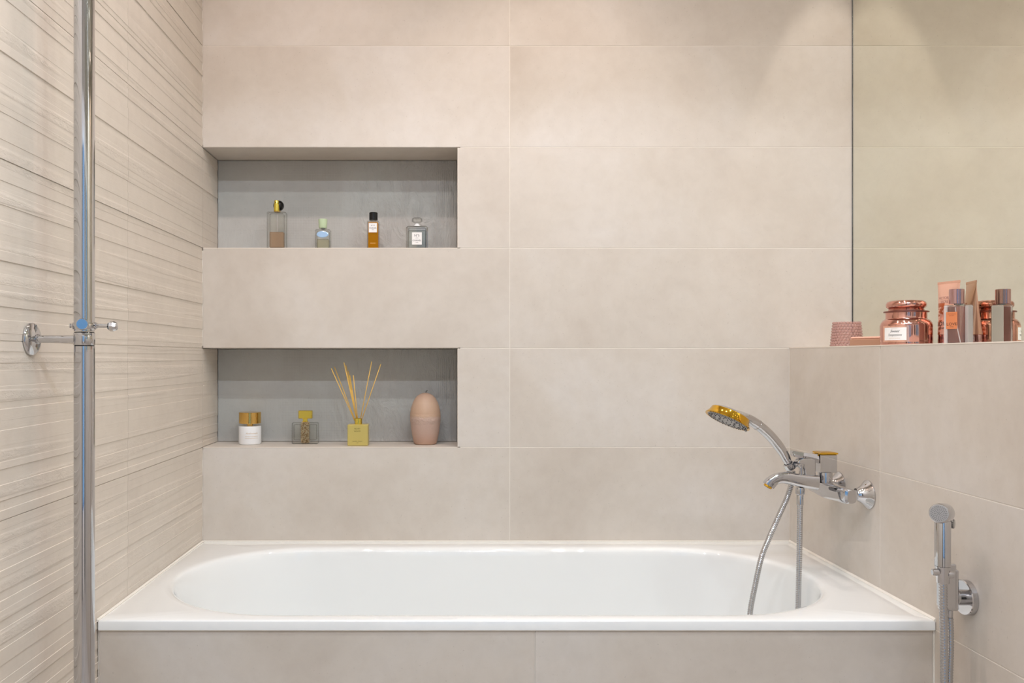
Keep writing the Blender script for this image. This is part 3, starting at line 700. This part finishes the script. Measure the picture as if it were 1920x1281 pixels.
for r_, cnt in ((.0135, 24), (.0108, 19), (.0081, 14), (.0054, 9), (.0027, 5), (0.0, 1)):
    for q in range(cnt):
        a = 2 * PI * q / cnt + r_ * 300; nz.lathe([(.00062, 0), (.00062, .0004)], fc + fn_ * .00135 + (q1 * math.cos(a) + q2 * math.sin(a)) * r_, axis=fn_, seg=6)
no = nz.build('spray_holes', M['greydark'], bs); no['kind'] = 'stuff'
MB().lathe([(.0080, 0), (.0092, .001), (.0092, .005), (.0080, .006)], P(1783, 982, DB + .020), axis=(.75, -.66, 0), seg=28).build('thumb_button', M['darkchrome'], bs)
bo = thing('bidet_hose', 'ribbed chrome hose hanging under the small hand sprayer', 'hose', (bx, DB, EYE - .45))
hpts = [Vector((bx, DB - .001, zbot - .031)), P(1768.5, 1140, DB), P(1770, 1200, DB), P(1770.5, 1285, DB), Vector((bx + .002, DB, .30)), Vector((bx + .002, DB + .002, .17)), Vector((bx + .008, DB + .014, .135)), Vector((bx + .020, DB + .028, .17)), Vector((bx2 - .002, DB + .032, .32)), P(1779, 1285, 1.615), P(1781, 1210, 1.615), Vector((bx2, 1.615, zo - .013))]
hose(hpts, .0073, .0054, 'hose', bo)

# ------------------------------------------------------------------ upper niche: four perfume bottles
def rbox(w, d, h, c, z0, cx, cy, seg=None): return MB().box(cx - w / 2, cx + w / 2, cy - d / 2, cy + d / 2, z0, z0 + h, c)
ZU = NU0 + .0002; ZL_ = NL0 + .0002
def NP(px, d): return (px - VX) * d / FPX
# tall bottle with a black ball cap
d = 2.57; x = NP(519.5, d)
t = thing('perfume_bottle', 'tall glass perfume bottle with peach liquid, black ball and gold pump', 'bottle', (x, d, ZU), 'perfume bottles in the upper niche')
rbox(.0580, .030, .1205, .003, ZU, x, d).build('glass_body', M['glass'], t)
rbox(.0440, .020, .1060, .003, ZU + .010, x, d).build('inner_chamber', M['glassin'], t)
rbox(.0430, .019, .0480, .002, ZU + .0108, x, d).build('perfume', M['peach'], t)
MB().tube(bez([(x, d, ZU + .119), (x + .001, d, ZU + .07), (x + .003, d, ZU + .015)], 6), .0011, seg=8).build('dip_tube', M['frost'], t)
MB().lathe([(.010, 0), (.010, .004)], (x + .0005, d, ZU + .1205), seg=24).build('neck', M['goldcap'], t)
MB().lathe([(.0165 * math.cos(a), .0165 * math.sin(a)) for a in [(-80 + 10 * k) * PI / 180 for k in range(17)]], (NP(521.5, d), d + .008, ZU + .1415), seg=32).build('ball_cap', M['black'], t, 'black ball stopper')
MB().lathe([(.0086, 0), (.0086, .0205), (.0074, .0205), (.0074, .0315), (.0068, .0325)], (x, d - .006, ZU + .1225), seg=28).build('pump', M['yellowgold'], t)
MB().lathe([(.0016, 0), (.0016, .0006)], (x - .001, d - .0134, ZU + .148), axis=(0, -1, 0), seg=10).build('pump_hole', M['black'], t)
# small bottle with mint cap and blue oval
d = 2.57; x = NP(606, d)
t = thing('perfume_bottle', 'small square glass bottle with pale green cap and blue oval plaque', 'bottle', (x, d, ZU), 'perfume bottles in the upper niche')
rbox(.0460, .028, .0665, .0025, ZU, x, d).build('glass_body', M['glass'], t)
rbox(.0380, .020, .0560, .002, ZU + .006, x, d).build('inner_chamber', M['glassin'], t)
rbox(.0370, .019, .0300, .002, ZU + .0065, x, d).build('perfume', M['palegold'], t)
MB().lathe([(.0055, .0), (.0055, .0045)], (x, d, ZU + .0665), seg=20).build('neck', M['darkchrome'], t)
MB().lathe([(.0118, 0), (.0122, .001), (.0138, .026), (.0138, .0275), (.0130, .028)], (x - .001, d, ZU + .0707), seg=32).build('cap', M['mint'], t)
MB().lathe([(.0098, 0), (.0098, .0010), (.0085, .0016)], (x, d - .0141, ZU + .0500), axis=(0, -1, 0), seg=32, sx=1.85).build('oval_plaque', M['bluelabel'], t)
# slim amber bottle
d = 2.57; x = NP(700, d)
t = thing('perfume_bottle', 'slim bottle of amber perfume with a black cylindrical cap and white label', 'bottle', (x, d, ZU), 'perfume bottles in the upper niche')
rbox(.0360, .030, .0925, .0022, ZU, x, d).build('glass_body', M['glass'], t)
rbox(.0305, .025, .0840, .0020, ZU + .0045, x, d).build('perfume', M['amber'], t)
MB().lathe([(.0080, 0), (.0080, .0035)], (x, d, ZU + .0925), seg=20).build('neck', M['glass'], t)
MB().lathe([(.0125, 0), (.0131, .0006), (.0131, .0225), (.0122, .0235)], (x + .0003, d, ZU + .0955), seg=32).build('cap', M['black'], t)
lb = MB().box(x - .0125, x + .0125, d - .0156, d - .01505, ZU + .0560, ZU + .0845).build('paper_label', M['white'], t)
fnl = plane_fn((x, d - .0158, ZU + .0770), (1, 0, 0)); text('N\u00b019', .0052, fnl, 'lettering', M['ink'], lb)
text('CHANEL', .0056, plane_fn((x, d - .0158, ZU + .0690), (1, 0, 0)), 'lettering', M['ink'], lb, squeeze=1.05)
text('PARIS', .0026, plane_fn((x, d - .0158, ZU + .0640), (1, 0, 0)), 'lettering', M['ink'], lb)
text('PARFUM', .0044, plane_fn((x, d - .0152, ZU + .0225), (1, 0, 0)), 'lettering', mat('pale_amber_print', (.95, .62, .18), .4), t)
# square clear bottle with glass stopper
d = 2.57; x = NP(782, d)
t = thing('perfume_bottle', 'wide clear glass bottle with a faceted glass stopper and white label', 'bottle', (x, d, ZU), 'perfume bottles in the upper niche')
rbox(.0665, .030, .0765, .0045, ZU, x, d).build('glass_body', M['glass'], t)
rbox(.0570, .022, .0640, .0035, ZU + .0075, x, d).build('inner_chamber', M['glassin'], t)
rbox(.0560, .021, .0560, .0030, ZU + .0080, x, d).build('perfume', M['clearliq'], t)
MB().lathe([(.0105, 0), (.0100, .001), (.0070, .0065), (.0062, .0085)], (x, d, ZU + .0765), seg=24).build('neck', M['whiteglaze'], t)
MB().lathe([(.0060, 0), (.0080, .002), (.0165, .0055), (.0172, .0085), (.0165, .0155), (.0120, .0180)], (x, d, ZU + .0850), seg=8, smooth=False, sx=.95).build('stopper', M['glassin'], t)
lb = MB().box(x - .0150, x + .0150, d - .0158, d - .01505, ZU + .0185, ZU + .0560).build('paper_label', M['white'], t)
text('N\u00b05', .0100, plane_fn((x, d - .0160, ZU + .0460), (1, 0, 0)), 'lettering', M['ink'], lb)
text("L'EAU", .0036, plane_fn((x, d - .0160, ZU + .0385), (1, 0, 0)), 'lettering', M['ink'], lb)
text('CHANEL', .0066, plane_fn((x, d - .0160, ZU + .0310), (1, 0, 0)), 'lettering', M['ink'], lb, squeeze=1.05)
text('PARIS', .0030, plane_fn((x, d - .0160, ZU + .0250), (1, 0, 0)), 'lettering', M['ink'], lb)

# ------------------------------------------------------------------ lower niche
d = 2.583; x = NP(468.8, d)
t = thing('perfume_jar', 'round white perfume flacon with a wide gold drum cap', 'bottle', (x, d, ZL_))
MB().lathe([(.0325, 0), (.0340, .0015), (.0345, .004), (.0345, .0545), (.0338, .0560)], (x, d, ZL_), seg=56).build('jar_body', M['whiteglaze'], t)
MB().lathe([(.0085, 0), (.0085, .0022), (.0110, .0022), (.0110, .0040), (.0085, .0040), (.0085, .0085)], (x, d, ZL_ + .056), seg=28).build('neck', M['goldcap'], t)
MB().lathe([(.0328, 0), (.0338, .0008), (.0338, .0335), (.0328, .0345)], (x, d, ZL_ + .0640), seg=56).build('cap', M['goldcap'], t)
a0 = math.atan2(-d, -x) ; a0 += .16
text('Andromeda', .0078, lambda a, b_: cyl_fn((x, d, ZL_ + .0350), .0347, a0)(a, b_), 'lettering', M['inkgold'], t, shear=.3)
text('EXTRAIT DE PARFUM', .0042, cyl_fn((x, d, ZL_ + .0250), .0347, a0), 'lettering', M['inkgold'], t)
patch(cyl_fn((x, d, ZL_ + .0195), .0347, a0), .042, .0006).build('printed_line', M['inkgold'], t)
# flat glass flacon with glitter core
d = 2.585; x = NP(572.5, d)
t = thing('glitter_perfume_bottle', 'flat clear glass flacon with a gold glitter core and gold block cap', 'bottle', (x, d, ZL_))
rbox(.0810, .026, .0660, .0025, ZL_, x, d).build('glass_body', M['glass'], t)
for s_ in (-1, 1):
    rbox(.0215, .016, .0480, .002, ZL_ + .0120, x + s_ * .0245, d).build('inner_chamber', M['glassin'], t)
rbox(.0250, .020, .0670, .003, ZL_ + .0015, x, d - .001).build('glitter_core', M['glitter'], t)
MB().lathe([(.0120, 0), (.0095, .002), (.0095, .0085), (.0105, .0100)], (x, d, ZL_ + .0687), seg=4, smooth=False, ref=(1, 1, 0)).build('neck', M['yellowgold'], t)
rbox(.0425, .018, .0245, .0012, ZL_ + .0787, x + .001, d).build('cap', M['yellowgold'], t)
# reed diffuser
d = 2.545; x = NP(672, d)
t = thing('reed_diffuser', 'square gold reed diffuser with a fan of yellow reeds', 'diffuser', (x, d, ZL_))
rbox(.0620, .044, .0640, .0018, ZL_, x, d).build('diffuser_body', M['goldpaint'], t)
MB().lathe([(.0115, 0), (.0115, .0170), (.0118, .0172), (.0118, .0180), (.0085, .0180), (.0085, .006)], (x, d, ZL_ + .0638), seg=32, cap=False).build('neck', M['yellowgold'], t)
for tx, ty, mxk in ((621, 691, 0), (627, 688, 1), (645, 680, 0), (648.5, 685, 1), (656, 704, 1), (662.5, 704, 0), (697, 678, 0), (714, 683, 0), (653, 696, 1)):
    dz = .020 if mxk else -.012
    tip = P(tx, ty, d + dz * 1.5); base = Vector((x + (tip.x - x) * -.02, d - dz * .15, ZL_ + .050)); base.x += (tx - 665) * .00004
    MB().tube([base, tip], .00135, seg=8).build('reed', M['reed'], t)
yf = d - .0221
text('VELVET', .0058, plane_fn((x - .001, yf, ZL_ + .0515), (1, 0, 0)), 'lettering', M['inkolive'], t)
text('WOOD', .0058, plane_fn((x - .001, yf, ZL_ + .0440), (1, 0, 0)), 'lettering', M['inkolive'], t)
text('CERERIA MOLL\u00c1', .0040, plane_fn((x - .001, yf, ZL_ + .0135), (1, 0, 0)), 'lettering', M['inkolive'], t)
text('1899', .0032, plane_fn((x - .001, yf, ZL_ + .0090), (1, 0, 0)), 'lettering', M['inkolive'], t)
# egg-shaped candle
d = 2.580; x = NP(797.5, d)
t = thing('egg_candle', 'tall egg-shaped dusty pink candle with a short black wick', 'candle', (x, d, ZL_))
MB().lathe([(.0320, 0), (.0352, .0025), (.0375, .012), (.0412, .030), (.0442, .050), (.0466, .070), (.0474, .085), (.0462, .100), (.0432, .115), (.0385, .129), (.0320, .141), (.0240, .150), (.0150, .1555), (.0060, .1580), (.0012, .1582)], (x, d, ZL_), seg=64).build('wax_body', M['wax'], t)
MB().tube(bez([(x + .0015, d, ZL_ + .156), (x + .002, d, ZL_ + .161), (x + .0045, d, ZL_ + .1645), (x + .007, d, ZL_ + .1645)], 5), .0009, seg=8).build('wick', M['black'], t)

# ------------------------------------------------------------------ things on the ledge
ZG = LEDGE + .0004
# hobnail glass
x, d = 1.121, 2.35
t = thing('tealight_glass', 'pink beaded glass tealight holder at the corner end of the ledge', 'candle holder', (x, d, ZG))
MB().lathe([(.001, .004), (.0395, .0), (.0405, .002), (.0345, .0700), (.0325, .0700), (.0375, .006), (.001, .006)], (x, d, ZG), seg=40, cap=False).build('glass_cup', M['pinkglass'], t)
bd = MB()
for r_ in range(9):
    f = r_ / 8; zc = ZG + .0045 + f * .0625; rad = .0402 - f * .0062; br = .0039
    cnt = 26
    for q in range(cnt):
        a = 2 * PI * (q + .5 * (r_ % 2)) / cnt; c = Vector((x + rad * math.cos(a), d + rad * math.sin(a), zc)); ax = Vector((math.cos(a), math.sin(a), 0))
        bd.lathe([(br, 0), (br * .82, br * .55), (br * .4, br * .9), (.0001, br)], c, axis=ax, seg=8, cap=False)
bo_ = bd.build('glass_beads', M['pinkbead'], t); bo_['kind'] = 'stuff'
# soap slab
c0 = Vector((1.0735, 2.215)); c1 = Vector((1.167, 2.082)); dv = (c1 - c0).normalized(); ang = math.atan2(dv.y, dv.x)
mt = Matrix.Translation((c0.x, c0.y, ZG)) @ Matrix.Rotation(ang, 4, 'Z'); L = (c1 - c0).length
t = thing('soap_bar', 'long tan bar with a rough pink top lying behind the candle jar', 'soap', (c0.x, c0.y, ZG))
MB().box(0, L, -.018, .018, 0, .0185, .002, mt).build('bar', M['tan'], t)
MB().box(.001, L - .001, -.0165, .0165, .0186, .0245, .0025, mt).build('rough_top', M['pinktop'], t)
# candle jar
x, d = 1.100, 2.006
t = thing('candle_jar', 'rose-gold metallic candle jar with domed lid and white label', 'candle', (x, d, ZG))
MB().lathe([(.0530, 0), (.0560, .001), (.0565, .004), (.0560, .0065), (.0565, .009), (.0565, .047), (.0550, .053), (.0505, .0595), (.0455, .0625), (.0447, .065), (.0447, .0775)], (x, d, ZG), seg=72).build('jar_body', M['rosegold'], t)
MB().lathe([(.0447, 0), (.0490, .0008), (.0490, .0036), (.0440, .0044)], (x, d, ZG + .0775), seg=64).build('rim_seal', M['rosedark'], t, 'dark rim seal')
MB().lathe([(.0385, 0), (.0390, .003), (.0375, .0045), (.0390, .0065), (.0420, .0085), (.0438, .0125), (.0436, .0175), (.0410, .0220), (.0350, .0245), (.0250, .0255), (.018, .0252), (.001, .0252)], (x, d, ZG + .0819), seg=72).build('lid', M['rosegold'], t)
av = math.atan2(-d, -x); R0 = .0567
ac = av - math.radians(26)        # label turned to the left of the viewer
def lfn(z, r): return cyl_fn((x, d, z), r, ac)
patch(lfn(ZG + .0262, R0), .0640, .0385, 24).build('label_border', M['rosefoil'], t)
lb = patch(lfn(ZG + .0262, R0 + .0002), .0530, .0300, 24).build('paper_label', M['white'], t)
text('ROSE GOLD', .0026, lfn(ZG + .0385, R0 + .0004), 'lettering', M['inkgold'], lb)
text('Sweet', .0088, lfn(ZG + .0325, R0 + .0004), 'lettering', M['ink'], lb, shear=.5)
text('Temptations', .0080, lfn(ZG + .0235, R0 + .0004), 'lettering', M['ink'], lb, shear=.5, squeeze=.8)
text('SCENTED CANDLE', .0030, lfn(ZG + .0158, R0 + .0004), 'lettering', M['inkgold'], lb)
# cream tube standing on its cap
x, d = 1.1775, 1.964
t = thing('lotion_tube', 'rose-gold cream tube standing on its cap, turned beside the mirror', 'tube', (x, d, ZG))
tu = Vector((.23, -.97, 0)).normalized(); tn = Vector((-.97, -.23, 0)).normalized()
MB().lathe([(.0218, 0), (.0224, .001), (.0224, .0230), (.0218, .0240)], (x, d, ZG), seg=48).build('tube_cap', M['mauve'], t)
rg = []; H_ = .150
for k in range(13):
    f = k / 12; hw = .0232 + .0095 * f; ht_ = .0222 * (1 - f) ** .8 + .0006
    z = ZG + .0243 + (H_ - .0243 - .005) * f
    rg.append([Vector((x, d, z)) + tu * hw * math.cos(a) + tn * ht_ * math.sin(a) for a in [2 * PI * j / 40 for j in range(40)]])
body = MB().loft(rg).build('tube_body', M['tube'], t, autos=60)
c = Vector((x, d, ZG + H_ - .0056)); mm = Matrix.Translation(c) @ Matrix.Rotation(math.atan2(tu.y, tu.x), 4, 'Z')
MB().box(-.0328, .0328, -.0009, .0009, 0, .0056, .0003, mm).build('crimp', M['rosefoil'], t)
def tfn(zc):
    def g(a, b_):
        f = max(0, min(1, (zc + b_ - ZG - .0243) / (H_ - .0293))); hw = .0232 + .0095 * f; ht_ = .0222 * (1 - f) ** .8 + .0006
        cc_ = max(-.98, min(.98, a / hw)); return Vector((x, d, zc + b_)) + tu * a + tn * (ht_ * math.sqrt(1 - cc_ * cc_) + .0006)
    return g
text("VICTORIA'S", .0085, tfn(ZG + .1105), 'lettering', M['mauve'], t)
text('SECRET', .0085, tfn(ZG + .1015), 'lettering', M['mauve'], t)
text('LOVE', .0150, tfn(ZG + .0490), 'lettering', M['ink'], t)
text('STAR', .0060, tfn(ZG + .0390), 'lettering', M['ink'], t)
# fragrance mist
x, d = 1.155, 1.890
t = thing('fragrance_mist_bottle', 'clear rectangular mist bottle with mauve cap and orange label', 'bottle', (x, d, ZG))
av = math.atan2(-d, -x); right = Vector((math.cos(av + PI / 2), math.sin(av + PI / 2), 0)); fwd = Vector((math.cos(av), math.sin(av), 0))
rz = math.radians(-58)
mt = Matrix.Translation((x, d, ZG)) @ Matrix.Rotation(rz, 4, 'Z'); rt = Vector((math.cos(rz), math.sin(rz), 0)); fw = Vector((math.sin(rz), -math.cos(rz), 0))
BH = .0895
MB().box(-.0225, .0225, -.0200, .0200, 0, BH, .0022, mt).build('glass_body', M['glass'], t)
for s_ in (-1, 1):
    MB().box(-.0222 if s_ < 0 else .0150, -.0150 if s_ < 0 else .0222, -.0195 if s_ < 0 else -.003, .0195, .0015, BH - .002, .001, mt).build('thick_glass_side', M['milky'], t, 'milky thick glass side')
MB().box(-.0147, .0147, -.0165, .0165, .003, BH - .004, .001, mt).build('mist_liquid', M['pinkliq'], t)
MB().tube(bez([mt @ Vector(p) for p in ((.002, -.0172, BH - .006), (.005, -.0175, .045), (.013, -.0175, .004))], 6), .0011, seg=8).build('dip_tube', M['frost'], t)
MB().lathe([(.009, 0), (.009, .003)], (x, d, ZG + BH), seg=28).build('neck', M['darkchrome'], t)
MB().lathe([(.0148, 0), (.0153, .0006), (.0153, .0325), (.0147, .0332)], (x - .0035, d + .001, ZG + BH + .0022), seg=48).build('cap', M['mauve'], t)
lc = mt @ Vector((-.0045, -.0204, .054)); lb = patch(plane_fn(lc, rt), .0245, .0385, 1).build('orange_label', M['orange'], t)
text("VICTORIA'S", .0034, plane_fn(lc + fw * .0002 + Vector((0, 0, .0145)), rt), 'lettering', mat('brown_ink', (.35, .10, .04), .5), lb)
text('SECRET', .0034, plane_fn(lc + fw * .0002 + Vector((0, 0, .0108)), rt), 'lettering', bpy.data.materials['brown_ink'], lb)
text('LOVE', .0092, plane_fn(lc + fw * .0002 + Vector((0, 0, -.0085)), rt), 'lettering', M['ink'], lb)
text('STAR', .0034, plane_fn(lc + fw * .0002 + Vector((0, 0, -.0145)), rt), 'lettering', M['ink'], lb)
